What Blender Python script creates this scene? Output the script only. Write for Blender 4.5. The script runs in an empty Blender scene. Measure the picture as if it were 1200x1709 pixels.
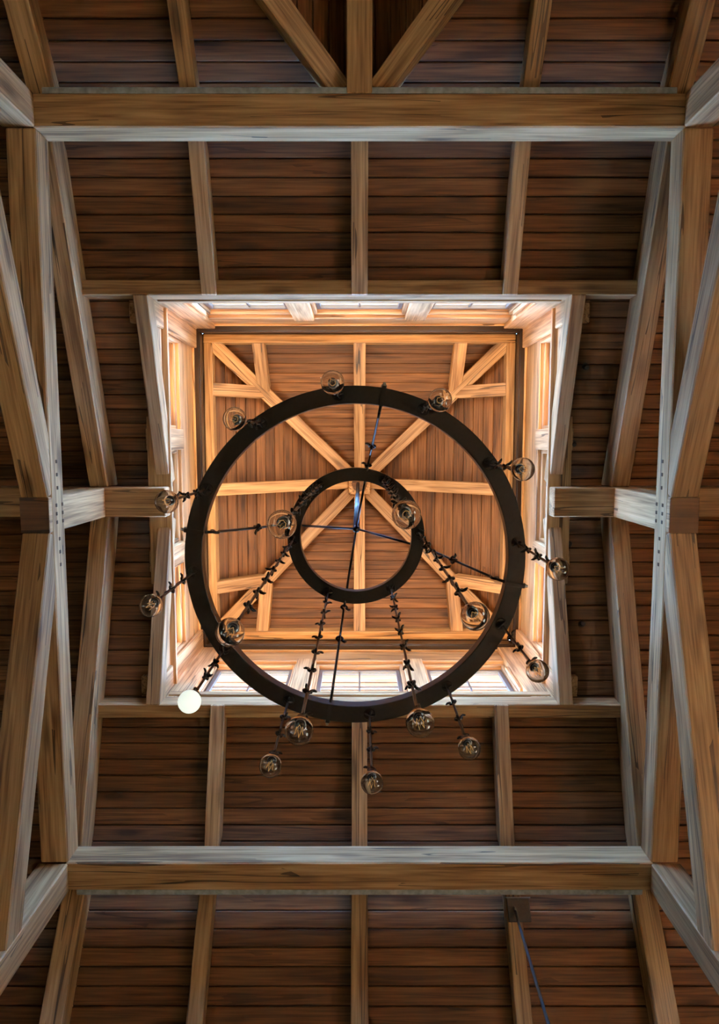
import bpy, bmesh, math, random
from mathutils import Vector, Matrix

random.seed(7)
scene = bpy.context.scene
COL = scene.collection

# ------------------------------------------------------------------ camera, sky, sun, exposure
# world: camera at the origin, +X = picture right, +Y = picture bottom, +Z = up. Floor at FLOOR.
FPX = 1150.0
TILT = math.radians(5.71)
FLOOR = -1.5
cd = bpy.data.cameras.new('camera')
cd.sensor_fit = 'AUTO'; cd.sensor_width = 36.0
cd.lens = FPX / 1709.0 * 36.0
cd.clip_start = 0.02; cd.clip_end = 300
cam = bpy.data.objects.new('camera', cd); COL.objects.link(cam)
ct, st = math.cos(TILT), math.sin(TILT)
cam.matrix_world = Matrix(((1, 0, 0, 0), (0, -ct, -st, 0), (0, st, -ct, 0), (0, 0, 0, 1)))
scene.camera = cam

world = bpy.data.worlds.new('sky'); scene.world = world
world.use_nodes = True
wn = world.node_tree.nodes; wl = world.node_tree.links
bg = wn['Background']
bg.inputs['Color'].default_value = (0.20, 0.48, 1.0, 1)
bg.inputs['Strength'].default_value = 88.0

sd = bpy.data.lights.new('sun', 'SUN'); sd.energy = 190.0; sd.angle = math.radians(2.0); sd.color = (1.0, 0.80, 0.56)
sun = bpy.data.objects.new('sun', sd); COL.objects.link(sun)
sun.rotation_euler = Vector((-0.45, -0.10, -0.89)).to_track_quat('-Z', 'Y').to_euler()

vs = scene.view_settings
vs.view_transform = 'Standard'; vs.look = 'None'; vs.gamma = 1.0; vs.use_curve_mapping = False
vs.exposure = -0.1
cy = scene.cycles
cy.max_bounces = 6; cy.diffuse_bounces = 3; cy.glossy_bounces = 2; cy.transmission_bounces = 6; cy.transparent_max_bounces = 8
cy.caustics_reflective = False; cy.caustics_refractive = False
cy.sample_clamp_indirect = 6.0
cy.use_light_tree = False; cy.use_adaptive_sampling = True; cy.adaptive_threshold = 0.05; cy.adaptive_min_samples = 16

# ------------------------------------------------------------------ materials
def new_mat(name):
    m = bpy.data.materials.new(name); m.use_nodes = True
    nt = m.node_tree
    return m, nt, nt.nodes['Principled BSDF']

def wood(name, dark, mid, light, rough=0.55, crack=1.0, knot=0.8, vary=0.22, bump=0.25, coat=0.15):
    m, nt, p = new_mat(name)
    N, L = nt.nodes, nt.links
    tc = N.new('ShaderNodeTexCoord'); oi = N.new('ShaderNodeObjectInfo')
    off = N.new('ShaderNodeVectorMath'); off.operation = 'SCALE'
    cmb = N.new('ShaderNodeCombineXYZ')
    mr = N.new('ShaderNodeMath'); mr.operation = 'MULTIPLY'; mr.inputs[1].default_value = 43.0
    L.new(oi.outputs['Random'], mr.inputs[0])
    for k in range(3): L.new(mr.outputs[0], cmb.inputs[k])
    add = N.new('ShaderNodeVectorMath'); add.operation = 'ADD'
    L.new(tc.outputs['Object'], add.inputs[0]); L.new(cmb.outputs[0], add.inputs[1])
    def mp(s):
        n = N.new('ShaderNodeMapping'); n.inputs['Scale'].default_value = s
        L.new(add.outputs[0], n.inputs['Vector']); return n.outputs[0]
    def noise(vec, scale, detail, dist=0.0, rough_=0.55):
        n = N.new('ShaderNodeTexNoise'); n.inputs['Scale'].default_value = scale
        n.inputs['Detail'].default_value = detail; n.inputs['Distortion'].default_value = dist
        n.inputs['Roughness'].default_value = rough_
        L.new(vec, n.inputs['Vector']); return n.outputs['Fac']
    def math_(op, a, b=None, c=None):
        n = N.new('ShaderNodeMath'); n.operation = op
        for i, v in enumerate((a, b, c)):
            if v is None: continue
            if isinstance(v, (int, float)): n.inputs[i].default_value = v
            else: L.new(v, n.inputs[i])
        return n.outputs[0]
    broad = noise(mp((0.9, 11, 11)), 1.0, 2, 0.8)
    fine = noise(mp((2.0, 60, 60)), 1.0, 1.5, 0.0, 0.7)
    f = math_('ADD', math_('MULTIPLY', broad, 0.55), math_('MULTIPLY', fine, 0.45))
    rp = N.new('ShaderNodeValToRGB')
    e = rp.color_ramp.elements
    e[0].position = 0.36; e[0].color = (*dark, 1)
    e[1].position = 0.64; e[1].color = (*light, 1)
    k = e.new(0.5); k.color = (*mid, 1)
    L.new(f, rp.inputs['Fac'])
    # drying checks: thin dark lines that follow the grain
    cn = noise(mp((0.22, 7.5, 7.5)), 1.0, 2, 0.0)
    cl = math_('LESS_THAN', math_('ABSOLUTE', math_('SUBTRACT', cn, 0.5)), 0.008)
    msk = math_('GREATER_THAN', noise(mp((0.8, 2.2, 2.2)), 1.0, 0), 0.47)
    crk = math_('MULTIPLY', math_('MULTIPLY', cl, msk), 0.72 * crack)
    # knots
    vo = N.new('ShaderNodeTexVoronoi'); vo.inputs['Scale'].default_value = 1.0; vo.inputs['Randomness'].default_value = 1.0
    L.new(mp((1.1, 4.2, 4.2)), vo.inputs['Vector'])
    kn = N.new('ShaderNodeMapRange'); kn.inputs[1].default_value = 0.07; kn.inputs[2].default_value = 0.2
    kn.inputs[3].default_value = 0.75 * knot; kn.inputs[4].default_value = 0.0
    L.new(vo.outputs['Distance'], kn.inputs[0])
    dk = math_('SUBTRACT', 1.0, math_('MINIMUM', math_('ADD', crk, kn.outputs[0]), 0.92))
    var = math_('ADD', math_('MULTIPLY', oi.outputs['Random'], 2 * vary), 1.0 - vary)
    fac = math_('MULTIPLY', dk, var)
    mx = N.new('ShaderNodeVectorMath'); mx.operation = 'SCALE'
    L.new(rp.outputs['Color'], mx.inputs[0]); L.new(fac, mx.inputs['Scale'])
    L.new(mx.outputs[0], p.inputs['Base Color'])
    p.inputs['Roughness'].default_value = rough
    p.inputs['Coat Weight'].default_value = coat; p.inputs['Coat Roughness'].default_value = 0.35
    if bump:
        bp = N.new('ShaderNodeBump'); bp.inputs['Strength'].default_value = bump; bp.inputs['Distance'].default_value = 0.006
        L.new(fine, bp.inputs['Height']); L.new(bp.outputs[0], p.inputs['Normal'])
    return m

def plain(name, col, rough=0.5, metal=0.0, spec=0.5, noise_amt=0.0, scale=20):
    m, nt, p = new_mat(name)
    p.inputs['Base Color'].default_value = (*col, 1); p.inputs['Roughness'].default_value = rough
    p.inputs['Metallic'].default_value = metal; p.inputs['Specular IOR Level'].default_value = spec
    if noise_amt:
        N, L = nt.nodes, nt.links
        tc = N.new('ShaderNodeTexCoord'); n = N.new('ShaderNodeTexNoise'); n.inputs['Scale'].default_value = scale
        n.inputs['Detail'].default_value = 5
        L.new(tc.outputs['Object'], n.inputs['Vector'])
        r = N.new('ShaderNodeValToRGB')
        a = tuple(c * (1 - noise_amt) for c in col); b = tuple(min(1, c * (1 + noise_amt)) for c in col)
        r.color_ramp.elements[0].color = (*a, 1); r.color_ramp.elements[1].color = (*b, 1)
        r.color_ramp.elements[0].position = 0.3; r.color_ramp.elements[1].position = 0.7
        L.new(n.outputs['Fac'], r.inputs['Fac']); L.new(r.outputs['Color'], p.inputs['Base Color'])
    return m

M = {}
M['timber'] = wood('sawn_timber', (0.20, 0.105, 0.042), (0.43, 0.255, 0.115), (0.60, 0.39, 0.20), rough=0.5)
M['plank'] = wood('ceiling_plank', (0.060, 0.027, 0.0095), (0.145, 0.067, 0.024), (0.232, 0.112, 0.043), rough=0.65, crack=0.6, knot=0.9, vary=0.32, coat=0.0, bump=0.0)
M['cupola_timber'] = M['timber']
M['endgrain'] = wood('dark_end_grain', (0.07, 0.035, 0.014), (0.12, 0.062, 0.026), (0.17, 0.09, 0.04), rough=0.6)
M['sheath'] = plain('dark_sheathing', (0.02, 0.012, 0.007), 0.8)
M['roofing'] = plain('cedar_shingle_roofing', (0.50, 0.30, 0.16), 0.5, noise_amt=0.1)
M['iron'] = plain('black_wrought_iron', (0.015, 0.0135, 0.0125), 0.38, metal=0.3, noise_amt=0.35, scale=60)
M['iron'].node_tree.nodes['Principled BSDF'].inputs['Coat Weight'].default_value = 0.25
M['iron'].node_tree.nodes['Principled BSDF'].inputs['Coat Roughness'].default_value = 0.22
M['bronze'] = plain('dark_bronze_metal', (0.035, 0.027, 0.024), 0.3, metal=0.6)
M['steel'] = plain('blue_grey_steel', (0.16, 0.2, 0.25), 0.35, metal=0.7)
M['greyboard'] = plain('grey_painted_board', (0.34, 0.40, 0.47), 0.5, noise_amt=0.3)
M['peg'] = plain('dark_oak_peg', (0.07, 0.035, 0.016), 0.6, noise_amt=0.3)
M['sash'] = plain('grey_brown_sash', (0.13, 0.11, 0.095), 0.45)
M['soffit'] = wood('pale_soffit_board', (0.20, 0.13, 0.10), (0.30, 0.21, 0.17), (0.40, 0.30, 0.25), crack=0.1, knot=0.2, vary=0.35)
M['ferrule'] = plain('dull_metal_ferrule', (0.35, 0.34, 0.33), 0.35, metal=0.8)
M['socket'] = plain('black_lamp_socket', (0.03, 0.028, 0.026), 0.45)
M['plaster'] = plain('warm_plaster', (0.36, 0.20, 0.09), 0.9, noise_amt=0.1)
M['floorwood'] = wood('amber_floor_board', (0.38, 0.125, 0.022), (0.48, 0.165, 0.032), (0.56, 0.21, 0.045), crack=0.2, knot=0.3)
M['ground'] = plain('ochre_earth', (0.48, 0.25, 0.10), 0.95, noise_amt=0.2, scale=6)

def glass_shell():
    m, nt, p = new_mat('clear_bulb_glass')
    p.inputs['Base Color'].default_value = (0.97, 0.98, 0.98, 1); p.inputs['Roughness'].default_value = 0.0
    p.inputs['Transmission Weight'].default_value = 1.0; p.inputs['IOR'].default_value = 1.47
    return m
def pane_glass():
    m = bpy.data.materials.new('window_glass'); m.use_nodes = True
    nt = m.node_tree; N, L = nt.nodes, nt.links
    N.remove(N['Principled BSDF'])
    t = N.new('ShaderNodeBsdfTransparent'); t.inputs[0].default_value = (0.93, 0.96, 0.97, 1)
    g = N.new('ShaderNodeBsdfGlossy'); g.inputs['Roughness'].default_value = 0.02
    fr = N.new('ShaderNodeFresnel')
    ge = N.new('ShaderNodeNewGeometry'); mr = N.new('ShaderNodeMapRange')      # same reflectance on both faces of a thin pane
    mr.inputs[3].default_value = 1.5; mr.inputs[4].default_value = 1 / 1.5
    L.new(ge.outputs['Backfacing'], mr.inputs[0]); L.new(mr.outputs[0], fr.inputs[0])
    mx = N.new('ShaderNodeMixShader')
    L.new(fr.outputs[0], mx.inputs[0]); L.new(t.outputs[0], mx.inputs[1]); L.new(g.outputs[0], mx.inputs[2])
    L.new(mx.outputs[0], N['Material Output'].inputs['Surface'])
    return m
def glow(name, col, strength):
    m, nt, p = new_mat(name)
    p.inputs['Base Color'].default_value = (*col, 1)
    m.cycles.emission_sampling = 'NONE'
    p.inputs['Emission Color'].default_value = (*col, 1); p.inputs['Emission Strength'].default_value = strength
    return m
M['globe'] = glass_shell(); M['pane'] = pane_glass()
M['filament'] = glow('golden_filament', (0.9, 0.5, 0.16), 0.35)
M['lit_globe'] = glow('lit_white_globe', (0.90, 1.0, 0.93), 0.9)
M['led'] = glow('warm_led_tape', (1.0, 0.62, 0.28), 6.0)  # glow of the added, unseen sill bars

# ------------------------------------------------------------------ helpers
WM = {}                                     # world matrices by object name, kept by hand

def tag(o, label=None, cat=None, group=None, kind=None):
    if label: o['label'] = label
    if cat: o['category'] = cat
    if group: o['group'] = group
    if kind: o['kind'] = kind
    return o

def link(o, mw, parent=None):
    COL.objects.link(o)
    WM[o.name] = mw.copy()
    if parent is not None:
        o.parent = parent
        o.matrix_parent_inverse = Matrix.Identity(4)
        o.matrix_basis = WM[parent.name].inverted() @ mw
    else:
        o.matrix_basis = mw
    return o

def mesh_obj(name, me, mw, parent=None):
    return link(bpy.data.objects.new(name, me), mw, parent)

def empty(name, loc, rz=0.0):
    o = bpy.data.objects.new(name, None); o.empty_display_size = 0.1
    return link(o, Matrix.Translation(loc) @ Matrix.Rotation(rz, 4, 'Z'))

def frame(origin, ex, ez):
    ex = Vector(ex).normalized(); ez = Vector(ez); ez = (ez - ex * ez.dot(ex)).normalized()
    ey = ez.cross(ex)
    m = Matrix.Identity(4)
    for i, v in enumerate((ex, ey, ez)):
        for r in range(3): m[r][i] = v[r]
    for r in range(3): m[r][3] = origin[r]
    return m

def box_mesh(name, x0, x1, y0, y1, z0, z1, mat, bev=0.0, top0=0.0, top1=0.0, segs=1):
    """box along local X; top0/top1 shift the upper end edges along X (plumb cuts)"""
    bm = bmesh.new()
    v = [bm.verts.new(c) for c in ((x0, y0, z0), (x1, y0, z0), (x1, y1, z0), (x0, y1, z0),
                                   (x0 + top0, y0, z1), (x1 + top1, y0, z1), (x1 + top1, y1, z1), (x0 + top0, y1, z1))]
    for f in ((3, 2, 1, 0), (4, 5, 6, 7), (0, 1, 5, 4), (1, 2, 6, 5), (2, 3, 7, 6), (3, 0, 4, 7)):
        bm.faces.new([v[i] for i in f])
    if bev:
        bmesh.ops.bevel(bm, geom=list(bm.edges), offset=bev, segments=segs, affect='EDGES', profile=0.5)
    me = bpy.data.meshes.new(name); bm.to_mesh(me); bm.free()
    me.materials.append(mat)
    return me

def timber(name, p0, p1, w, h, label=None, cat=None, mat='timber', up=(0, 0, 1), parent=None, bev=0.007, top0=0.0, top1=0.0, group=None):
    """squared timber whose underside's centre line runs p0 -> p1"""
    p0 = Vector(p0); p1 = Vector(p1)
    mid = (p0 + p1) / 2; L = (p1 - p0).length
    mw = frame(mid, p1 - p0, up)
    me = box_mesh(name, -L / 2, L / 2, -w / 2, w / 2, 0, h, M[mat], bev, top0, top1)
    o = mesh_obj(name, me, mw, parent)
    if label: tag(o, label, cat, group, 'thing')
    return o

def wbox(name, x, y, z, mat, parent=None, bev=0.004, axis='X'):
    """axis-aligned box given world ranges; local X runs along the chosen axis (grain)"""
    c = Vector(((x[0] + x[1]) / 2, (y[0] + y[1]) / 2, (z[0] + z[1]) / 2))
    s = (x[1] - x[0], y[1] - y[0], z[1] - z[0])
    if axis == 'X': mw = frame(c, (1, 0, 0), (0, 0, 1)); l, w, h = s
    elif axis == 'Y': mw = frame(c, (0, 1, 0), (0, 0, 1)); l, w, h = s[1], s[0], s[2]
    else: mw = frame(c, (0, 0, 1), (1, 0, 0)); l, w, h = s[2], s[1], s[0]
    bev = min(bev, min(s) * 0.3)
    return mesh_obj(name, box_mesh(name, -l / 2, l / 2, -w / 2, w / 2, -h / 2, h / 2, M[mat], bev), mw, parent)

def prism(name, poly, z0, z1, mats, mw, parent=None):
    """polygon in local XY (counter-clockwise) extruded z0..z1; mats = (underside and edges, top)"""
    n = len(poly)
    vs_ = [(x, y, z0) for x, y in poly] + [(x, y, z1) for x, y in poly]
    fs = [tuple(reversed(range(n))), tuple(range(n, 2 * n))] + [(i, (i + 1) % n, n + (i + 1) % n, n + i) for i in range(n)]
    me = bpy.data.meshes.new(name); me.from_pydata(vs_, [], fs)
    for m in mats: me.materials.append(M[m])
    if len(mats) > 1: me.polygons[1].material_index = 1
    me.update()
    return mesh_obj(name, me, mw, parent)

def prisms(name, polys, z0, z1, mats, mw, parent=None):
    vs_, fs, top = [], [], []
    for poly in polys:
        b = len(vs_); n = len(poly)
        vs_ += [(x, y, z0) for x, y in poly] + [(x, y, z1) for x, y in poly]
        fs.append(tuple(b + i for i in reversed(range(n)))); fs.append(tuple(b + n + i for i in range(n))); top.append(len(fs) - 1)
        fs += [(b + i, b + (i + 1) % n, b + n + (i + 1) % n, b + n + i) for i in range(n)]
    me = bpy.data.meshes.new(name); me.from_pydata(vs_, [], fs)
    for m in mats: me.materials.append(M[m])
    if len(mats) > 1:
        for t in top: me.polygons[t].material_index = 1
    me.update()
    return mesh_obj(name, me, mw, parent)

def plank(parent, mw_plane, xa0, xb0, xa1, xb1, y0, y1, thick=0.02, gap=0.006, mat='plank'):
    """one board: row y0..y1 of the plane, ends at xa (start) and xb (finish) on the lower and upper edge"""
    cx = (xa0 + xb0 + xa1 + xb1) / 4; cyy = (y0 + y1) / 2
    g = gap / 2; ch = 0.006
    a0, b0, a1, b1 = xa0 - cx, xb0 - cx, xa1 - cx, xb1 - cx
    lo, hi = y0 - cyy, y1 - cyy
    dz = random.uniform(0.0, 0.003)
    vs_ = [(a0, lo + g + ch, dz), (b0, lo + g + ch, dz), (b1, hi - g - ch, dz), (a1, hi - g - ch, dz),
           (a0, lo + g, dz + ch), (b0, lo + g, dz + ch), (b1, hi - g, dz + ch), (a1, hi - g, dz + ch),
           (a0, lo + g, thick), (b0, lo + g, thick), (b1, hi - g, thick), (a1, hi - g, thick)]
    fs = [(3, 2, 1, 0), (8, 9, 10, 11)]
    for k in (0, 4):
        for i in range(4):
            j = (i + 1) % 4
            fs.append((k + i, k + j, k + 4 + j, k + 4 + i))
    me = bpy.data.meshes.new('plank'); me.from_pydata(vs_, [], fs); me.materials.append(M[mat]); me.update()
    return mesh_obj('plank', me, mw_plane @ Matrix.Translation((cx, cyy, 0)), parent)

def tube_mesh(name, pts, r, mat, sides=6, closed=False, radii=None):
    pts = [Vector(p) for p in pts]; n = len(pts)
    vs_, fs = [], []
    t0 = (pts[1] - pts[0]).normalized()
    nrm = t0.orthogonal().normalized()
    for i, p in enumerate(pts):
        if i == 0: t = pts[1] - pts[0]
        elif i == n - 1: t = pts[-1] - pts[-2]
        else: t = pts[i + 1] - pts[i - 1]
        t.normalize()
        nrm = (nrm - t * nrm.dot(t)).normalized()
        b = t.cross(nrm)
        rr = radii[i] if radii else r
        for k in range(sides):
            a = 2 * math.pi * k / sides
            vs_.append(p + (nrm * math.cos(a) + b * math.sin(a)) * rr)
    for i in range(n - 1):
        for k in range(sides):
            k2 = (k + 1) % sides
            fs.append((i * sides + k, i * sides + k2, (i + 1) * sides + k2, (i + 1) * sides + k))
    fs.append(tuple(reversed(range(sides)))); fs.append(tuple((n - 1) * sides + k for k in range(sides)))
    me = bpy.data.meshes.new(name); me.from_pydata([tuple(v) for v in vs_], [], fs); me.materials.append(mat)
    me.polygons.foreach_set('use_smooth', [True] * len(me.polygons)); me.update()
    return me

def lathe_mesh(name, prof, mat, segs=24, closed_profile=False, smooth=True):
    """profile (radius, z) revolved about local Z"""
    vs_, fs = [], []; n = len(prof)
    for r, z in prof:
        for k in range(segs):
            a = 2 * math.pi * k / segs
            vs_.append((r * math.cos(a), r * math.sin(a), z))
    m = n if closed_profile else n - 1
    for i in range(m):
        j = (i + 1) % n
        for k in range(segs):
            k2 = (k + 1) % segs
            fs.append((i * segs + k, i * segs + k2, j * segs + k2, j * segs + k))
    me = bpy.data.meshes.new(name); me.from_pydata(vs_, [], fs); me.materials.append(mat)
    if smooth: me.polygons.foreach_set('use_smooth', [True] * len(me.polygons))
    me.update(); me.validate()
    bm = bmesh.new(); bm.from_mesh(me); bmesh.ops.remove_doubles(bm, verts=bm.verts, dist=1e-6)
    bmesh.ops.recalc_face_normals(bm, faces=bm.faces); bm.to_mesh(me); bm.free()
    return me

ADDED_UPLIGHT = 60.0  # power of each added sill lamp
# ------------------------------------------------------------------ key dimensions
YC = 0.52                 # ridge line / cupola axis
S1, S2 = 0.333, 0.70      # roof slopes, above and below the tie beams
def zr(u): return 6.27 - S1 * u            # underside of upper rafters
def zq(u): return 7.262 - S2 * u           # underside of lower rafters
ZP1, ZP2 = 6.44, 7.43                      # underside of boards at u = 0
UB = (ZP2 - ZP1) / (S2 - S1)               # where the slope breaks
XE = 5.2                                   # half length of the hall
UE = 5.4                                   # half depth of the hall
UO = 5.75                                  # eaves
PW = 0.132                                 # board width
TX, TU = 2.24, 2.69                        # inner faces of the tie beams
HO = 1.71                                  # half size of the cupola opening
def Y(u, s): return YC + s * u             # s = -1: picture top, +1: picture bottom

# ------------------------------------------------------------------ floor, ground, walls
fl = wbox('floor', (-XE - 0.2, XE + 0.2), (YC - UE - 0.2, YC + UE + 0.2), (FLOOR - 0.1, FLOOR), 'floorwood'); fl['kind'] = 'structure'
gr = wbox('ground', (-60, 60), (-60, 60), (FLOOR - 0.5, FLOOR - 0.2), 'ground'); gr['kind'] = 'structure'

def wall(name, along, fixed, sgn, top, openings, extra=None):
    """outer wall with window openings; along 'X' or 'Y', its coordinate range centred on the hall"""
    half = XE + 0.2 if along == 'X' else UE
    c = 0.0 if along == 'X' else YC
    root = None
    def seg(a0, a1, z0, z1):
        nonlocal root
        lo, hi = sorted((fixed, fixed + sgn * 0.2))
        if along == 'X': o = wbox(name if root is None else 'wall_panel', (a0, a1), (lo, hi), (z0, z1), 'plaster', root)
        else: o = wbox(name if root is None else 'wall_panel', (lo, hi), (a0, a1), (z0, z1), 'plaster', root)
        if root is None: root = o; o['kind'] = 'structure'
    zb, zt = openings[0][2], openings[0][3]
    seg(c - half, c + half, FLOOR, zb)
    seg(c - half, c + half, zt, top)
    edges = [c - half]
    for a0, a1, _, _ in openings: edges += [c + a0, c + a1]
    edges.append(c + half)
    for i in range(0, len(edges), 2): seg(edges[i], edges[i + 1], zb, zt)
    for a0, a1, z0, z1 in openings:
        lo, hi = sorted((fixed + sgn * 0.09, fixed + sgn * 0.1))
        if along == 'X': wbox('window_pane', (c + a0, c + a1), (lo, hi), (z0, z1), 'pane', root, bev=0)
        else: wbox('window_pane', (lo, hi), (c + a0, c + a1), (z0, z1), 'pane', root, bev=0)
    return root
OPN = [(-0.4, 0.4, -0.9, -0.3)]
zeave = ZP2 - S2 * UE
wall('wall_north', 'X', YC - UE, -1, zeave, OPN)
wall('wall_south', 'X', YC + UE, 1, zeave, OPN)
for s, nm in ((-1, 'wall_west'), (1, 'wall_east')):
    w_ = wall(nm, 'Y', s * XE, s, zeave, [(-3.1, -1.2, -0.9, 0.75), (1.2, 3.1, -0.9, 0.75)] if s > 0 else [(-0.8, 0.8, -0.9, -0.1)])
    # gable above the eaves
    mw = frame((s * XE, YC, 0), (0, 1, 0), (s, 0, 0))
    pts = [(-UE, zeave), (UE, zeave), (UB, ZP2 - S2 * UB), (0, ZP1), (-UB, ZP2 - S2 * UB)]
    me = bpy.data.meshes.new('gable_panel')
    vv = [(s * XE, YC + a, z) for a, z in pts] + [(s * (XE + 0.2), YC + a, z) for a, z in pts]
    n = len(pts)
    me.from_pydata(vv, [], [tuple(range(n)), tuple(reversed(range(n, 2 * n)))] + [(i, (i + 1) % n, n + (i + 1) % n, n + i) for i in range(n)])
    me.materials.append(M['plaster'])
    mesh_obj('gable_panel', me, Matrix.Identity(4), w_)

# ------------------------------------------------------------------ boarded roof slopes
def slope_frame(s, slope, zp):
    """origin on the ridge line, local X along the ridge, local Y down the slope, local Z out through the roof"""
    c = math.sqrt(1 + slope * slope)
    ey = Vector((0, s, -slope)) / c
    ez = Vector((0, s * slope, 1)) / c
    ex = ey.cross(ez)
    return frame((0, YC, zp), ex, ez), c

DU = 2.88                                   # dormer ridge starts at this distance from the main ridge
for s in (-1, 1):
    side = 'north' if s < 0 else 'south'
    # upper slope, cut out for the cupola
    mw, c = slope_frame(s, S1, ZP1)
    hole = 1.83; e = XE + 0.3
    yh, yb = hole * c, UB * c
    ce = prisms('ceiling_upper_' + side, [[(-e, 0), (-hole, 0), (-hole, yh), (-e, yh)], [(hole, 0), (e, 0), (e, yh), (hole, yh)],
                                          [(-e, yh), (e, yh), (e, yb + 0.06), (-e, yb + 0.06)]], 0.02, 0.12, ('sheath', 'roofing'), mw)
    ce['kind'] = 'structure'
    y = yb
    while y > 0.01:
        y0 = max(0, y - PW)
        if y0 < yh - 0.02:
            plank(ce, mw, -e, -hole + 0.05, -e, -hole + 0.05, y0, y); plank(ce, mw, hole - 0.05, e, hole - 0.05, e, y0, y)
        else:
            j = random.choice((-1.215, 0.0, 1.215, None))
            if j is None: plank(ce, mw, -e, e, -e, e, y0, y)
            else: plank(ce, mw, -e, j - 0.002, -e, j - 0.002, y0, y); plank(ce, mw, j + 0.002, e, j + 0.002, e, y0, y)
        y -= PW
    # lower slope
    mw, c = slope_frame(s, S2, ZP2)
    y0r, y1r = UB * c, UO * c
    PL = PW * 0.95
    if s > 0:
        polys = [[(-e, y0r), (e, y0r), (e, y1r), (-e, y1r)]]
    else:
        yd = DU * c; k = 1 / c                     # plan 45 degree valley: |x| = u - DU
        xo = UO - DU
        polys = [[(-e, y0r), (e, y0r), (e, yd), (-e, yd)], [(-e, yd), (0, yd), (-xo, y1r), (-e, y1r)], [(0, yd), (e, yd), (e, y1r), (xo, y1r)]]
    ce = prisms('ceiling_lower_' + side, polys, 0.02, 0.12, ('sheath', 'roofing'), mw)
    ce['kind'] = 'structure'
    y = y0r
    while y < y1r - 0.02:
        ya, yb_ = y, min(y + PL, y1r)
        if s > 0 or yb_ / c < DU:
            j = random.choice((-1.215, 0.0, 1.215, None))
            if j is None: plank(ce, mw, -e, e, -e, e, ya, yb_)
            else: plank(ce, mw, -e, j - 0.002, -e, j - 0.002, ya, yb_); plank(ce, mw, j + 0.002, e, j + 0.002, e, ya, yb_)
        else:
            xa, xb = max(0, ya / c - DU), yb_ / c - DU
            plank(ce, mw, -e, -xa, -e, -xb, ya, yb_); plank(ce, mw, xa, e, xb, e, ya, yb_)
        y += PL

# dormer on the picture-top side: two slopes boarded parallel to its ridge
ZD = ZP2 - S2 * DU
cD = math.sqrt(1 + S2 * S2)
dorm = None
for sx in (-1, 1):
    ex = Vector((0, -1, 0)); 
    down = Vector((sx, 0, -S2)) / cD
    ez = Vector((sx * S2, 0, 1)) / cD
    mw = frame((0, Y(DU, -1), ZD), ex, ez)
    sg = 1 if (mw.to_3x3() @ Vector((0, 1, 0))).dot(down) > 0 else -1
    xw = UO - DU
    poly = [(0, 0), (xw, 0), (xw, sg * xw * cD), ]
    poly = [(0, 0), (UO - DU, 0), (UO - DU, sg * (UO - DU) * cD)]
    if sg < 0: poly = list(reversed(poly))
    o = prism('ceiling_dormer' if dorm is None else 'ceiling_dormer_slope', poly, 0.02, 0.12, ('sheath', 'roofing'), mw)
    o['kind'] = 'structure'; dorm = o
    v = 0.0
    while v < xw * cD - 0.02:
        v1 = min(v + PW, xw * cD)
        a0, a1 = v / cD, v1 / cD
        if sg > 0: plank(o, mw, a0, xw, a1, xw, v, v1)
        else: plank(o, mw, a1, xw, a0, xw, -v1, -v)
        v += PW
gw = bpy.data.meshes.new('wall_dormer')
yy = YC - UE - 0.05; hz = zeave - 0.1
gw.from_pydata([(-2.9, yy, hz), (2.9, yy, hz), (0, yy, ZD), (-2.9, yy - 0.15, hz), (2.9, yy - 0.15, hz), (0, yy - 0.15, ZD)], [],
               [(0, 1, 2), (5, 4, 3), (0, 3, 4, 1), (1, 4, 5, 2), (2, 5, 3, 0)])
gw.materials.append(M['plaster']); mesh_obj('wall_dormer', gw, Matrix.Identity(4))['kind'] = 'structure'

# ------------------------------------------------------------------ main timber frame
END = {-1: 'dormer end', 1: 'end opposite the dormer'}
SIDE = {-1: 'left', 1: 'right'}
ZT = 5.0
# tie beams across the picture
TW = 0.225
for s in (-1, 1):
    timber('tie_beam', (-TX - 0.02, Y(TU + TW / 2, s), ZT), (TX + 0.02, Y(TU + TW / 2, s), ZT), TW, 0.23,
           'long tie beam with pale inner face below the two dormer valley rafters' if s < 0 else 'long cracked and knotted tie beam beside the hanging steel rod', 'beam', bev=0.009)
    b = wbox('trim_1' if s < 0 else 'trim_2', (-TX + 0.05, TX - 0.05), sorted((Y(TU + TW, s), Y(TU + TW + 0.045, s))), (ZT + 0.01, ZT + 0.05), 'greyboard')  # thin grey-blue strip along the tie beam's outer side
    b['kind'] = 'structure'
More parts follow.
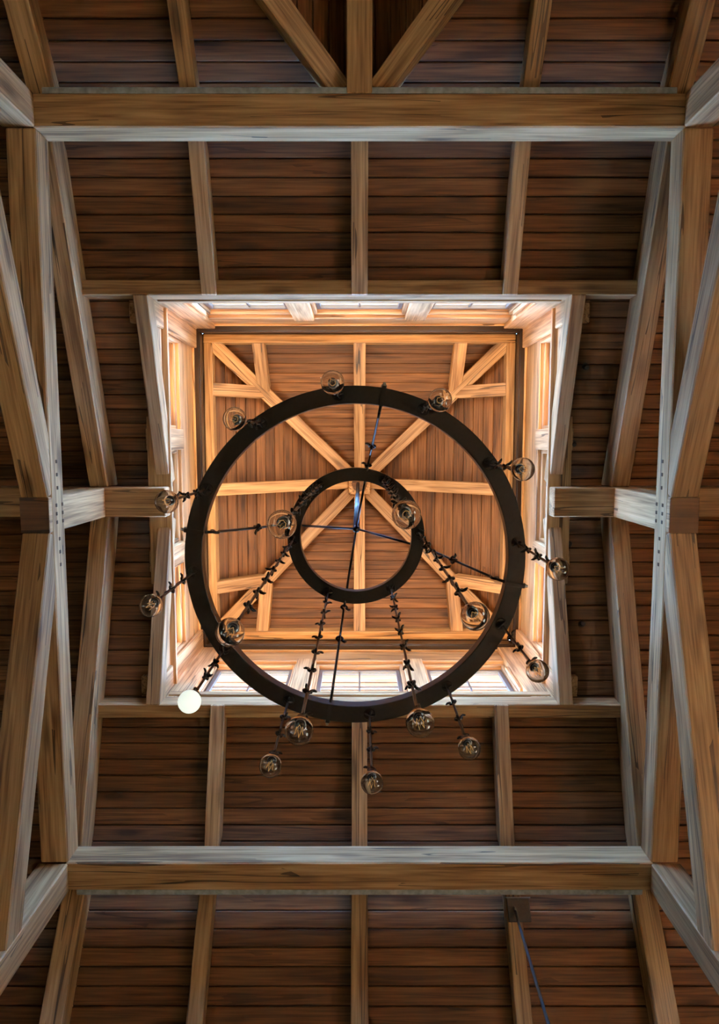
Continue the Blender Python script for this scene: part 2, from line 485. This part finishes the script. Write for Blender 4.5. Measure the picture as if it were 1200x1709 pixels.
# side trusses: tie, king post, struts, principal rafters
for sx in (-1, 1):
    x = sx * (TX + 0.105)
    sd_ = SIDE[sx]
    t = timber('tie_beam', (x, Y(TU, -1), ZT), (x, Y(TU, 1), ZT), 0.21, 0.2, 'peg-studded tie beam along the %s truss, pale on its inner face' % sd_, 'beam', bev=0.009)
    xf = sx * TX
    pegs = [(v, 5.10) for v in (0.135, 0.232, 0.33, 0.71, 0.808, 0.905)] + [(v, z) for v in (0.457, 0.52, 0.583) for z in (5.07,)]
    for v, z in pegs:
        wbox('peg', sorted((xf + sx * 0.02, xf - sx * 0.004)), (v - 0.013, v + 0.013), (z - 0.012, z + 0.012), 'peg', t, bev=0.002)
    kp = wbox('king_post', sorted((xf + sx * 0.003, xf + sx * 0.213)), (YC - 0.13, YC + 0.13), (ZT - 0.045, 6.06), 'timber', axis='Z', bev=0.008)
    tag(kp, 'short king post in the %s truss with a dark square foot' % sd_, 'post', kind='thing')
    for v in (0.457, 0.52, 0.583):
        wbox('peg', sorted((xf + sx * 0.02, xf - sx * 0.004)), (v - 0.013, v + 0.013), (5.16, 5.184), 'peg', kp, bev=0.002)
    wbox('end_grain', sorted((xf + sx * 0.004, xf + sx * 0.212)), (YC - 0.129, YC + 0.129), (ZT - 0.049, ZT - 0.044), 'endgrain', kp, bev=0.001)
    for s in (-1, 1):
        e_ = 'toward the dormer' if s < 0 else 'away from the dormer'
        a = Vector((x, Y(0.125, s), 4.955)); b = Vector((x, Y(TU + 0.02, s), 4.07))
        timber('strut', a, b, 0.2, 0.2, 'sloping strut of the %s truss running from its king post %s' % (sd_, e_), 'strut', bev=0.009)
        xp = sx * (TX + 0.0825)
        a = Vector((xp, Y(TU + 0.1, s), zr(TU + 0.1) - 0.1)); b = Vector((xp, Y(0.13, s), zr(0.13) - 0.1))
        timber('principal_rafter', a, b, 0.165, 0.25, 'heavy upper rafter of the %s truss rising %s' % (sd_, 'from the dormer end' if s < 0 else 'from the end opposite the dormer'), 'rafter', top1=0.08 , bev=0.008)
        xp = sx * (TX + 0.02)
        a = Vector((xp, Y(TU + 0.28, s), zq(TU + 0.28) - 0.04)); ue = UE if s > 0 else DU + TX - 0.2; b = Vector((xp, Y(ue, s), zq(ue) - 0.04))
        timber('principal_rafter', a, b, 0.17, 0.23, 'heavy lower rafter outside the %s post at the %s' % (sd_, END[s]), 'rafter', bev=0.008)
        # corner post
        xs = sorted((sx * TX, sx * (TX + 0.23))); ys = sorted((Y(TU, s), Y(TU + 0.23, s)))
        p = wbox('corner_post', xs, ys, (FLOOR, ZT), 'timber', axis='Z', bev=0.01)
        tag(p, 'square timber post under the %s frame corner at the %s' % (sd_, END[s]), 'post', kind='thing')
    # ridge beam outside the cupola
    r = timber('ridge_beam', (sx * HO, YC, 6.05), (sx * XE, YC, 6.05), 0.262, 0.27, 'stub ridge beam running from the cupola over the %s king post' % sd_, 'beam', bev=0.009)

# common rafters
GX = 1.215
for s in (-1, 1):
    for x, nm in ((-GX, 'left'), (0.0, 'middle'), (GX, 'right')):
        w = 0.12 if x else 0.13
        timber('rafter', (x, Y(UB + 0.12, s), zr(UB + 0.12)), (x, Y(HO, s), zr(HO)), w, 0.158,
               '%s of three upper rafters between cupola and tie beam at the %s' % (nm, END[s]), 'rafter', top1=0.05, top0=0.1, bev=0.006)
        if s < 0 and x == 0.0: continue
        ue = UE if s > 0 else DU + GX - 0.12          # beside the dormer the rafter stops at the valley
        timber('rafter', (x, Y(UB + 0.23, s), zq(UB + 0.23)), (x, Y(ue, s), zq(ue)), w, 0.137,
               ('%s lower rafter beyond the tie beam, beside the dormer' if s < 0 else '%s of three lower rafters beyond the tie beam opposite the dormer') % nm, 'rafter', bev=0.006)
# dormer ridge and valleys
timber('dormer_ridge_beam', (0, Y(TU + TW + 0.002, -1), 5.0), (0, Y(UE, -1), 5.0), 0.175, 0.34, 'straight dormer ridge beam between the two valley rafters', 'beam')
for sx in (-1, 1):
    a = Vector((sx * 0.12, Y(DU + 0.12, -1), zq(DU + 0.12) - 0.02)); b = Vector((sx * 2.45, Y(DU + 2.45, -1), zq(DU + 2.45) - 0.02))
    timber('valley_rafter', a, b, 0.15, 0.16, 'diagonal dormer valley rafter on the %s of the dormer ridge' % SIDE[sx], 'rafter')

# header beams and trimmers around the cupola opening
for s in (-1, 1):
    ys = sorted((Y(HO, s), Y(HO + 0.12, s)))
    h_ = wbox('header_beam', (-TX - 0.02, TX + 0.02), ys, (zr(HO) + 0.014, 5.9), 'timber', bev=0.007)
    tag(h_, 'header beam carrying the cupola, at the edge toward the dormer' if s < 0 else 'header beam carrying the cupola, at the edge away from the dormer', 'beam', kind='thing')
for sx in (-1, 1):
    for s in (-1, 1):
        x = sx * (HO + 0.06)
        timber('trimmer_rafter', (x, Y(HO, s), zr(HO)), (x, Y(0.13, s), zr(0.13)), 0.12, 0.17,
               'trimmer rafter with bright inner face on the cupola %s edge, %s' % (sd_ if False else SIDE[sx], 'dormer half' if s < 0 else 'half away from the dormer'), 'rafter', top0=-0.02, bev=0.006)

# ------------------------------------------------------------------ cupola walls and windows
ZH1 = 7.42            # window sill, header underside, header top
win_n = 0
for qi, nm in enumerate(('north', 'east', 'south', 'west')):
    ZH0, ZS, UI = (7.08, 6.02, 1.705) if qi % 2 == 0 else (6.86, 6.22, 1.69)   # head, sill, inner edge of the sill board
    # local frame of a wall: a runs along the wall, u outward
    R = Matrix.Translation((0, YC, 0)) @ Matrix.Rotation(math.radians(90) * qi, 4, 'Z')   # wall at local -Y for qi = 0
    def lbox(name, a, u, z, mat, parent=None, bev=0.004, along='X'):
        c_ = Vector(((a[0] + a[1]) / 2, -(u[0] + u[1]) / 2, (z[0] + z[1]) / 2))
        l, w, h = a[1] - a[0], u[1] - u[0], z[1] - z[0]
        b_ = min(bev, 0.3 * min(l, w, h))
        if along == 'X':
            return mesh_obj(name, box_mesh(name, -l / 2, l / 2, -w / 2, w / 2, -h / 2, h / 2, M[mat], b_), R @ Matrix.Translation(c_), parent)
        return mesh_obj(name, box_mesh(name, -h / 2, h / 2, -w / 2, w / 2, -l / 2, l / 2, M[mat], b_), R @ Matrix.Translation(c_) @ Matrix.Rotation(math.radians(-90), 4, 'Y'), parent)
    if qi % 2 == 0:
        w_ = lbox('wall_cupola_' + nm, (-1.60, 1.60), (1.745, 1.83), (5.80, ZS - 0.08), 'timber')
    else:
        zt, u0 = ZS - 0.03, (6.27 + 0.08 - ZS + 0.03) / S1          # two wedges standing on the sloping trimmers
        w_ = prisms('wall_cupola_' + nm, [[(1.6, zr(1.6) + 0.08), (1.6, zt), (u0, zt)], [(-1.6, zr(1.6) + 0.08), (-u0, zt), (-1.6, zt)]],
                    0.0, 0.085, ('timber',), R @ frame((0, -1.745, 0), (1, 0, 0), (0, -1, 0)))
    w_['kind'] = 'structure'
    lbox('sill_board', (-1.70, 1.70), (UI, 1.90), (ZS - (0.08 if qi % 2 == 0 else 0.03), ZS), 'timber', w_)
    lbox('header', (-1.80, 1.80), (1.765, 1.90), (ZH0, ZH1), 'timber', w_, bev=0.006)
    lbox('header_batten', (-1.74, 1.74), (1.745, 1.766), (ZH1 - 0.035, ZH1 - 0.005), 'timber', w_)
    lbox('frieze_board', (-1.90, 1.90), (1.80, 1.92), (ZH1, 7.84), 'timber', w_)
    for a0 in (-0.555, 0.555):
        m_ = lbox('mullion_post', (a0 - 0.10, a0 + 0.10), (1.74, 1.92), (ZS, ZH0), 'timber', w_, along='Z', bev=0.006)
    # three windows
    for a0, a1 in ((-1.52, -0.655), (-0.455, 0.455), (0.655, 1.52)):
        win_n += 1
        wf = lbox('window_%d' % win_n, (a0, a1), (1.80, 1.90), (ZH0 - 0.05, ZH0), 'timber'); wf['kind'] = 'structure'
        lbox('jamb', (a0, a0 + 0.035), (1.80, 1.90), (ZS, ZH0 - 0.05), 'timber', wf, along='Z'); lbox('jamb', (a1 - 0.035, a1), (1.80, 1.90), (ZS, ZH0 - 0.05), 'timber', wf, along='Z')
        b0, b1, c0, c1 = a0 + 0.035, a1 - 0.035, ZS, ZH0 - 0.05
        for q in ((b0, b1, c0, c0 + 0.045), (b0, b1, c1 - 0.045, c1)):
            lbox('sash_rail', (q[0], q[1]), (1.845, 1.885), (q[2], q[3]), 'sash', wf)
        for q in (b0, b1 - 0.04):
            lbox('sash_stile', (q, q + 0.04), (1.845, 1.885), (c0 + 0.045, c1 - 0.045), 'sash', wf, along='Z')
        mid = (a0 + a1) / 2; zm = 6.56
        lbox('muntin', (mid - 0.009, mid + 0.009), (1.855, 1.88), (c0 + 0.045, c1 - 0.045), 'sash', wf, along='Z')
        lbox('muntin', (b0 + 0.04, b1 - 0.04), (1.857, 1.878), (zm - 0.009, zm + 0.009), 'sash', wf)
        for p0, p1 in ((b0 + 0.04, mid - 0.009), (mid + 0.009, b1 - 0.04)):
            for q0, q1 in ((c0 + 0.045, zm - 0.009), (zm + 0.009, c1 - 0.045)):
                lbox('pane', (p0, p1), (1.866, 1.870), (q0, q1), 'pane', wf, bev=0)
    # dark channel under the plate
    ch = lbox('light_channel', (-1.70, 1.70) if qi % 2 else (-1.80, 1.80), (1.70, 1.80), (7.42, 7.62), 'bronze', bev=0.003)
    tag(ch, ['dark bronze light channel above the dormer-side cupola windows', 'dark bronze light channel above the right cupola windows',
             'dark bronze light channel above the cupola windows behind the large ring', 'dark bronze light channel above the left cupola windows'][qi], 'light channel', kind='thing')
    lbox('channel_lip', (-1.69, 1.69), (1.688, 1.70), (7.43, 7.445), 'bronze', ch, bev=0.002)
    # added light bar hidden on the sill to warm the cupola ceiling
    ub = lbox('uplight_bar', (-1.40, 1.40), (UI + 0.012, UI + 0.047), (ZS, ZS + 0.022), 'bronze', bev=0.003)
    tag(ub, ['slim uplight bar on the dormer-side cupola sill', 'slim uplight bar on the right cupola sill', 'slim uplight bar on the cupola sill opposite the dormer', 'slim uplight bar on the left cupola sill'][qi], 'light', kind='thing')
    lbox('diffuser', (-1.39, 1.39), (UI + 0.017, UI + 0.042), (ZS + 0.022, ZS + 0.025), 'led', ub, bev=0)
    ll = bpy.data.lights.new('uplight', 'AREA'); ll.shape = 'RECTANGLE'; ll.size = 2.78; ll.size_y = 0.025
    ll.energy = ADDED_UPLIGHT; ll.color = (1.0, 0.45, 0.12)
    link(bpy.data.objects.new('uplight', ll), R @ frame((0, -UI - 0.03, ZS + 0.03), (1, 0, 0), (0, -0.62, -0.78)))
    # wall plate under the cupola rafters
    pt = lbox('plate_beam', (-1.70, 1.70) if qi % 2 == 0 else (-1.605, 1.605), (1.605, 1.70), (7.63, 7.80), 'timber', bev=0.006)
    tag(pt, ['golden plate beam along the dormer side of the cupola ceiling', 'golden plate beam along the right side of the cupola ceiling',
             'golden plate beam crossed by the hanging rod links, opposite the dormer', 'golden plate beam along the left side of the cupola ceiling'][qi], 'beam', kind='thing')
    # soffit outside the windows
    so = lbox('soffit_' + nm, (-2.40, 2.40), (2.34, 2.40), (7.22, 7.36), 'soffit'); so['kind'] = 'structure'
    for k in range(5):
        u0 = 1.91 + k * 0.087
        lbox('soffit_board', (-u0 - 0.08, u0 + 0.08), (u0, u0 + 0.08), (7.30, 7.32), 'soffit', so, bev=0.002)
    so2 = lbox('soffit_backing', (-2.35, 2.35), (1.90, 2.36), (7.32, 7.34), 'soffit', so, bev=0)

for sx in (-1, 1):
    for s in (-1, 1):
        L0, L1, L2 = 1.52, 1.72, 1.92
        poly = [(L0, L1), (L1, L1), (L1, L0), (L2, L0), (L2, L2), (L0, L2)]
        # local X runs up the post so that the grain does too
        vs_ = [(z, sx * b_, s * a_) for z in (0.0, 1.54) for a_, b_ in poly]
        fs = [(0, 1, 2, 3, 4, 5), (11, 10, 9, 8, 7, 6)] + [(i, 6 + i, 6 + (i + 1) % 6, (i + 1) % 6) for i in range(6)]
        me = bpy.data.meshes.new('cupola_post'); me.from_pydata(vs_, [], fs); me.materials.append(M['timber'])
        bm = bmesh.new(); bm.from_mesh(me); bmesh.ops.recalc_face_normals(bm, faces=bm.faces)
        bmesh.ops.bevel(bm, geom=list(bm.edges), offset=0.007, segments=1, affect='EDGES'); bm.to_mesh(me); bm.free()
        mwp = Matrix(((0, 1, 0, 0), (0, 0, 1, YC), (1, 0, 0, 5.88), (0, 0, 0, 1)))
        p = mesh_obj('cupola_post', me, mwp)
        tag(p, 'pale cupola corner post between windows, %s side, %s' % (SIDE[sx], END[s]), 'post', kind='thing')
        for (da, db) in (((1.49, 1.52), (1.755, 1.80)), ((1.755, 1.80), (1.49, 1.52))):
            wbox('window_stop', sorted((sx * da[0], sx * da[1])), sorted((Y(db[0], s), Y(db[1], s))), (6.22, 6.86), 'timber', p, axis='Z')

# ------------------------------------------------------------------ cupola ceiling
ZK0, SK = 7.66, 0.863                       # underside of cupola rafters at u = 1.61
def zk(u): return ZK0 + (1.61 - u) * SK
cK = math.sqrt(1 + SK * SK)
root = None
for qi in range(4):
    R = Matrix.Translation((0, YC, 0)) @ Matrix.Rotation(math.radians(90) * qi, 4, 'Z')
    apex = zk(0) + 0.13 * cK
    ex = Vector((1, 0, 0)); ez = Vector((0, -SK, 1)).normalized()          # slope facing local -Y
    mw = R @ frame((0, 0, apex), ex, ez)
    ysl = -2.42 * cK
    o = prism('ceiling_cupola' if root is None else 'ceiling_cupola_slope', [(0, 0), (-2.42, ysl), (2.42, ysl)], 0.02, 0.10, ('sheath', 'roofing'), mw)
    o['kind'] = 'structure'; root = o
    y = -1.72 * cK
    while y < -0.06:
        y1 = min(y + PW, -0.001)
        a0, a1 = -y / cK, -y1 / cK
        plank(o, mw, -a0, a0, -a1, a1, y, y1)
        y += PW
    # common rafter and two jacks
    sides = ['dormer', 'right', 'ring-covered', 'left'][qi]
    def kr(name, a, u0, u1, w, label):
        p0 = R @ Vector((a, -u0, zk(u0))); p1 = R @ Vector((a, -u1, zk(u1)))
        timber(name, p0, p1, w, 0.125, label, 'rafter', bev=0.005)
    kr('cupola_rafter', 0, 1.62, 0.13, 0.135, ['golden cupola rafter running from the boss toward the dormer', 'golden cupola rafter running from the boss to the right wall',
                                                'golden cupola rafter running from the boss away from the dormer', 'golden cupola rafter running from the boss to the left wall'][qi])
    for a in (-1.11, 1.11):
        px = (R @ Vector((a, -1.6, 0)))
        kr('jack_rafter', a, 1.62, 1.11, 0.14, 'short jack rafter on the %s side of the cupola ceiling, %s' % (
            {'dormer': 'dormer', 'right': 'right', 'ring-covered': 'far-from-dormer', 'left': 'left'}[sides],
            ('at its left end' if px.x < 0 else 'at its right end') if qi % 2 == 0 else ('at its dormer end' if px.y < YC else 'at its other end')))
for sx in (-1, 1):
    for s in (-1, 1):
        timber('hip_rafter', (sx * 1.63, Y(1.63, s), zk(1.63) - 0.015), (sx * 0.1, Y(0.1, s), zk(0.1) - 0.015), 0.15, 0.15,
               'golden hip rafter from boss to %s cupola corner, %s' % (SIDE[sx], END[s]), 'rafter', bev=0.006)
bs = empty('ceiling_boss', (0, YC, 8.86))
tag(bs, 'square wooden boss with dark centre where the cupola rafters meet', 'boss')
wbox('boss_block', (-0.14, 0.14), (YC - 0.14, YC + 0.14), (8.87, 9.2), 'timber', bs, axis='Z', bev=0.012)
cap = lathe_mesh('boss_cap', [(0.0, 0.0), (0.10, 0.0), (0.105, 0.006), (0.105, 0.03)], M['endgrain'], 8, smooth=False)
mesh_obj('boss_cap', cap, Matrix.Translation((0, YC, 8.85)), bs)

# ------------------------------------------------------------------ chandelier
CX, CYY = -0.02, YC
ZR1, ZR2, ZHUB = 3.09, 3.82, 4.16          # undersides of large and small ring, hub
chd = empty('chandelier', (CX, CYY, ZR1))
tag(chd, 'black iron two-ring chandelier hanging from the cupola boss', 'chandelier')
def ring(name, rm, w, h, z):
    b = 0.003; r0, r1 = rm - w / 2, rm + w / 2
    prof = [(r0 + b, 0), (r1 - b, 0), (r1, b), (r1, h - b), (r1 - b, h), (r0 + b, h), (r0, h - b), (r0, b)]
    me = lathe_mesh(name, prof, M['iron'], 128, True, smooth=False)
    return mesh_obj(name, me, Matrix.Translation((CX, CYY, z)), chd)
ring('large_ring', 0.735, 0.078, 0.066, ZR1)
ring('small_ring', 0.348, 0.072, 0.06, ZR2)
# twisted stem
def twisted(name, z0, z1, r, turns, n, mat):
    vs_, fs = [], []
    for i in range(n + 1):
        t = i / n; a0 = t * turns * 2 * math.pi
        for k in range(4):
            a = a0 + k * math.pi / 2
            vs_.append((r * math.cos(a), r * math.sin(a), z0 + (z1 - z0) * t))
    for i in range(n):
        for k in range(4):
            fs.append((i * 4 + k, i * 4 + (k + 1) % 4, i * 4 + 4 + (k + 1) % 4, i * 4 + 4 + k))
    me = bpy.data.meshes.new(name); me.from_pydata(vs_, [], fs); me.materials.append(mat); me.update(); return me
lean = frame((CX, CYY, ZHUB), (1, 0, 0), (0.02, 0, 4.7))
mesh_obj('stem', twisted('stem', 0.0, 4.69, 0.021, 46, 560, M['iron']), lean, chd)
hub = lathe_mesh('hub', [(0, -0.03), (0.012, -0.028), (0.02, -0.012), (0.024, 0.0), (0.024, 0.02), (0.016, 0.03), (0.02, 0.05), (0.0, 0.055)], M['iron'], 16)
mesh_obj('hub', hub, Matrix.Translation((CX, CYY, ZHUB)), chd)

def eye(c, ax1, ax2, r, a0, a1, n=12):
    return [Vector(c) + Vector(ax1) * (r * math.cos(math.radians(a0 + (a1 - a0) * i / n))) + Vector(ax2) * (r * math.sin(math.radians(a0 + (a1 - a0) * i / n))) for i in range(n + 1)]
LINKS = {}
def link_mesh(L, wire, er, tails=True):
    """forged link: shank with an open eye at each end, tails curled outward; eyes at z = 0 and z = -L, planes at right angles"""
    key = (round(L, 4), wire, er)
    if key in LINKS: return LINKS[key]
    X_, Y_, Z_ = Vector((1, 0, 0)), Vector((0, 1, 0)), Vector((0, 0, 1))
    pts = []
    if tails: pts += [X_ * (er * 2.3) - Z_ * er * 0.9, X_ * (er * 1.75) - Z_ * er * 1.35, X_ * (er * 1.05) - Z_ * (er * 0.95)]
    pts += eye((0, 0, 0), X_, Z_, er, -35, 245)
    pts += [-Z_ * (er * 1.7), -Z_ * (er * 2.6), -Z_ * (L * 0.5), -Z_ * (L - er * 2.6), -Z_ * (L - er * 1.7)]
    low = eye((0, 0, -L), Y_, -Z_, er, 245, -35)
    pts += low
    if tails: pts += [-Z_ * L + Y_ * (er * 1.05) + Z_ * (er * 0.95), -Z_ * L + Y_ * (er * 1.75) + Z_ * er * 1.35, -Z_ * L + Y_ * (er * 2.3) + Z_ * er * 0.9]
    n = len(pts)
    rad = [wire * (0.55 if i in (0, n - 1) else 1.0) for i in range(n)]
    LINKS[key] = tube_mesh('link', pts, wire, M['iron'], 6, radii=rad)
    return LINKS[key]

def bar(name, p0, p1, r, parent, mat='iron', sides=8):
    p0, p1 = Vector(p0), Vector(p1)
    L = (p1 - p0).length
    me = tube_mesh(name, [(0, 0, 0), (0, 0, L * 0.5), (0, 0, L)], r, M[mat], sides)
    d = (p1 - p0).normalized(); x = d.orthogonal()
    return mesh_obj(name, me, frame(p0, x, d), parent)

for k in range(4):
    a = math.radians(-80.5 + 90 * k)
    dr = Vector((math.cos(a), math.sin(a), 0)); C0 = Vector((CX, CYY, 0))
    P = lambda r, z: C0 + dr * r + Vector((0, 0, z))
    bar('hub_arm', P(0.015, ZHUB), P(0.345, ZR2 + 0.055), 0.007, chd)
    bar('ring_stub', P(0.33, ZR2 + 0.03), P(0.405, ZR2 - 0.012), 0.007, chd)
    a0, b0 = P(0.405, ZR2 - 0.012), P(0.66, ZR1 + 0.09)
    dv = b0 - a0; m1 = a0 + dv * 0.42
    for q0, q1 in ((a0, m1), (m1, b0)):
        Lk = (q1 - q0).length
        mesh_obj('hook_rod', link_mesh(Lk, 0.0068, 0.016), frame(q0, dr.cross(Vector((0, 0, 1))), q0 - q1), chd)
    bar('ring_stub', b0, P(0.70, ZR1 + 0.03), 0.007, chd)
    st_ = box_mesh('strap', -0.045, 0.045, -0.009, 0.009, -0.006, 0.0, M['iron'], 0.001)
    mesh_obj('strap', st_, frame(P(0.738, ZR1), dr, (0, 0, 1)), chd)
    nut = lathe_mesh('bolt_nut', [(0, 0), (0.011, 0), (0.013, 0.003), (0.013, 0.012), (0.008, 0.016), (0.006, 0.026), (0, 0.027)], M['ferrule'], 6, smooth=False)
    mesh_obj('bolt_nut', nut, frame(P(0.774, ZR1 + 0.012), dr.cross(Vector((0, 0, 1))), dr), chd)

# bulbs: one set of meshes, shared by the eighteen pendants
RB = 0.042
def globe_profile(r, neck, top, n=16):
    a_end = math.asin(min(1, neck / r))
    pr = [(r * math.sin(math.pi * (1 - i / n) + (a_end) * (i / n)) if 0 < i else 0.0, -r * math.cos(math.pi - (math.pi - (math.pi - a_end)) * 0) ) for i in range(0)]
    for i in range(n + 1):
        t = math.pi - (math.pi - a_end) * i / n         # from the bottom (pi) up to the neck
        pr.append((max(r * math.sin(t), 0.0) if i else 0.0, r * math.cos(t)))
    pr.append((neck, top))
    return pr
outer = globe_profile(RB, 0.0145, 0.052)
inner = globe_profile(RB - 0.0018, 0.0128, 0.052)
ME_GLOBE = lathe_mesh('globe', outer + list(reversed(inner)), M['globe'], 28)
ME_LIT = lathe_mesh('globe_lit', outer, M['lit_globe'], 28)
ME_FERR = lathe_mesh('ferrule', [(0.0, 0.044), (0.0165, 0.044), (0.0175, 0.046), (0.0175, 0.056), (0.0150, 0.058), (0.0150, 0.064), (0.0, 0.064)], M['ferrule'], 18)
ME_SOCK = lathe_mesh('socket', [(0.0, 0.058), (0.0155, 0.060), (0.0165, 0.064), (0.0165, 0.082), (0.012, 0.090), (0.006, 0.094), (0.005, 0.100), (0.0, 0.101)], M['socket'], 18)
fp = []
for i in range(11):
    a = 2 * math.pi * i / 10
    r_ = 0.013 if i % 2 == 0 else 0.009
    fp.append((r_ * math.cos(a), r_ * math.sin(a), -0.018 if i % 2 == 0 else 0.022))
ME_FIL = tube_mesh('filament', fp, 0.0011, M['filament'], 5)
ME_MOUNT = lathe_mesh('glass_mount', [(0, -0.006), (0.003, -0.004), (0.0025, 0.02), (0.005, 0.034), (0.009, 0.045)], M['globe'], 10)
ME_STAPLE = tube_mesh('staple', [(-0.02, 0, 0.002), (-0.018, 0, -0.008), (-0.01, 0, -0.016), (0, 0, -0.019), (0.01, 0, -0.016), (0.018, 0, -0.008), (0.02, 0, 0.002)], 0.005, M['iron'], 6)
ME_PLATE = lathe_mesh('staple_plate', [(0, -0.004), (0.026, -0.004), (0.028, 0.0), (0.0, 0.001)], M['iron'], 14, smooth=False)

def pendant(rr, ang, zring, zbulb, nlinks, label, group, lit=False):
    a = math.radians(ang)
    x, y = CX + rr * math.cos(a), CYY + rr * math.sin(a)
    rz = a + random.uniform(-0.5, 0.5)
    o = empty('pendant_bulb', (x, y, zbulb - RB), rz)
    tag(o, label, 'light bulb', group)
    base = Matrix.Translation((x, y, 0)) @ Matrix.Rotation(rz, 4, 'Z')
    T = lambda z, q=0.0: base @ Matrix.Translation((0, 0, z)) @ Matrix.Rotation(q, 4, 'Z')
    mesh_obj('staple', ME_STAPLE, T(zring, math.pi / 2), o); mesh_obj('staple_plate', ME_PLATE, T(zring), o)
    top = zring - 0.022; bot = zbulb + 0.104
    L = (top - bot) / nlinks
    lm = link_mesh(L, 0.0054, 0.0135)
    for k in range(nlinks):
        mesh_obj('link', lm, T(top - k * L, random.choice((0, math.pi)) + random.uniform(-0.25, 0.25)), o)
    sk = mesh_obj('socket', ME_SOCK, T(zbulb), o)
    mesh_obj('ferrule', ME_FERR, T(zbulb), sk)
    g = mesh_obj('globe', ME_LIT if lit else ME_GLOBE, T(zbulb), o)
    if not lit:
        mesh_obj('filament', ME_FIL, T(zbulb), g); mesh_obj('glass_mount', ME_MOUNT, T(zbulb), g)
    else:
        tag(g, 'glowing white globe')
OUT = ['clear globe bulb at the top of the large ring, nearest the dormer rafter',
       'clear globe bulb on the large ring over the upper-right cupola hip rafter',
       'clear globe bulb beside the right dark light channel, upper right of large ring',
       'clear globe bulb against the right cupola trimmer, just above the ring bolt nut',
       'clear globe bulb over the lower-right corner post of the cupola',
       'clear globe bulb below the large ring over the right-hand lower roof boards',
       'lowest clear globe bulb of all, over the middle rafter below the cupola',
       'clear globe bulb hanging lower left, just left of a bigger-looking bulb',
       'glowing white globe bulb over the lower-left corner of the cupola',
       'clear globe bulb over the left trimmer rafter, below the left ridge stub',
       'clear globe bulb in front of the left ridge stub beam',
       'clear globe bulb over the left cupola boards, upper left of large ring']
for k in range(12):
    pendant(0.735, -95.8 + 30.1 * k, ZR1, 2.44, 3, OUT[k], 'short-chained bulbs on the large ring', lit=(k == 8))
INN = ['long-chained clear bulb at the upper left of the small ring', 'long-chained clear bulb overlapping the right rim of the small ring',
       'long-chained clear bulb low on the right, inside the large ring rim', 'long-chained clear bulb below the large ring, right of the middle rafter',
       'long-chained clear bulb below the large ring, left of the middle rafter', 'long-chained clear bulb on the lower-left rim of the large ring']
for k in range(6):
    pendant(0.353, -124.5 + 60.2 * k, ZR2, 1.94, 8, INN[k], 'long-chained bulbs on the small ring')

# ------------------------------------------------------------------ steel rod and roof bolts
rod = empty('hanging_steel_rod', (1.15, 3.62, 0.7))
tag(rod, 'blue-grey steel rod hanging from a black bracket on a lower rafter', 'rod')
p0 = Vector((1.212, 3.625, 5.03)); d = (Vector((1.183, 3.62, 3.98)) - p0).normalized()
bar('rod_shaft', p0, p0 + d * 4.4, 0.0105, rod, 'steel', 12)
sl = frame((1.25, 3.645, zq(3.645 - YC) - 0.002), (1, 0, 0), (0, S2, 1))
mesh_obj('bracket_plate', box_mesh('bracket_plate', -0.088, 0.088, -0.085, 0.085, -0.012, 0.0, M['iron'], 0.003), sl, rod)
mesh_obj('bracket_ledge', box_mesh('bracket_ledge', -0.10, 0.09, -0.088, -0.078, -0.055, 0.0, M['steel'], 0.002), sl, rod)
ey_ = lathe_mesh('rod_eye', [(0.016 + 0.006 * math.cos(t * math.pi / 4), 0.006 * math.sin(t * math.pi / 4)) for t in range(8)], M['steel'], 14, True)
mesh_obj('rod_eye', ey_, frame(p0 + Vector((0, 0, 0.014)), (0, 0, 1), (1, 0, 0)), rod)
for i, (x, v, lab) in enumerate(((1.95, -0.66, 'small black bolt on the boards right of the cupola, highest of four'),
                                 (1.93, 0.00, 'small black bolt on the boards right of the cupola, above the ridge stub'),
                                 (1.93, 0.93, 'small black bolt on the boards right of the cupola, below the ridge stub'),
                                 (2.00, 1.62, 'small black bolt on the boards right of the cupola, lowest of four'))):
    u = abs(v - YC); s = -1 if v < YC else 1
    bt = empty('roof_bolt', (x, v, ZP1 - S1 * u - 0.04))
    tag(bt, lab, 'bolt', 'black bolts right of the cupola')
    me = lathe_mesh('bolt_head', [(0, -0.05), (0.018, -0.05), (0.022, -0.045), (0.022, -0.022), (0.012, -0.018), (0.012, 0.012)], M['iron'], 8, smooth=False)
    fr_ = frame((x, v, ZP1 - S1 * u), (1, 0, 0), (0, s * S1, 1))
    mesh_obj('bolt_head', me, fr_, bt)
    mesh_obj('washer', lathe_mesh('washer', [(0, -0.006), (0.03, -0.006), (0.03, 0.0), (0, 0.0)], M['iron'], 12, smooth=False), fr_, bt)
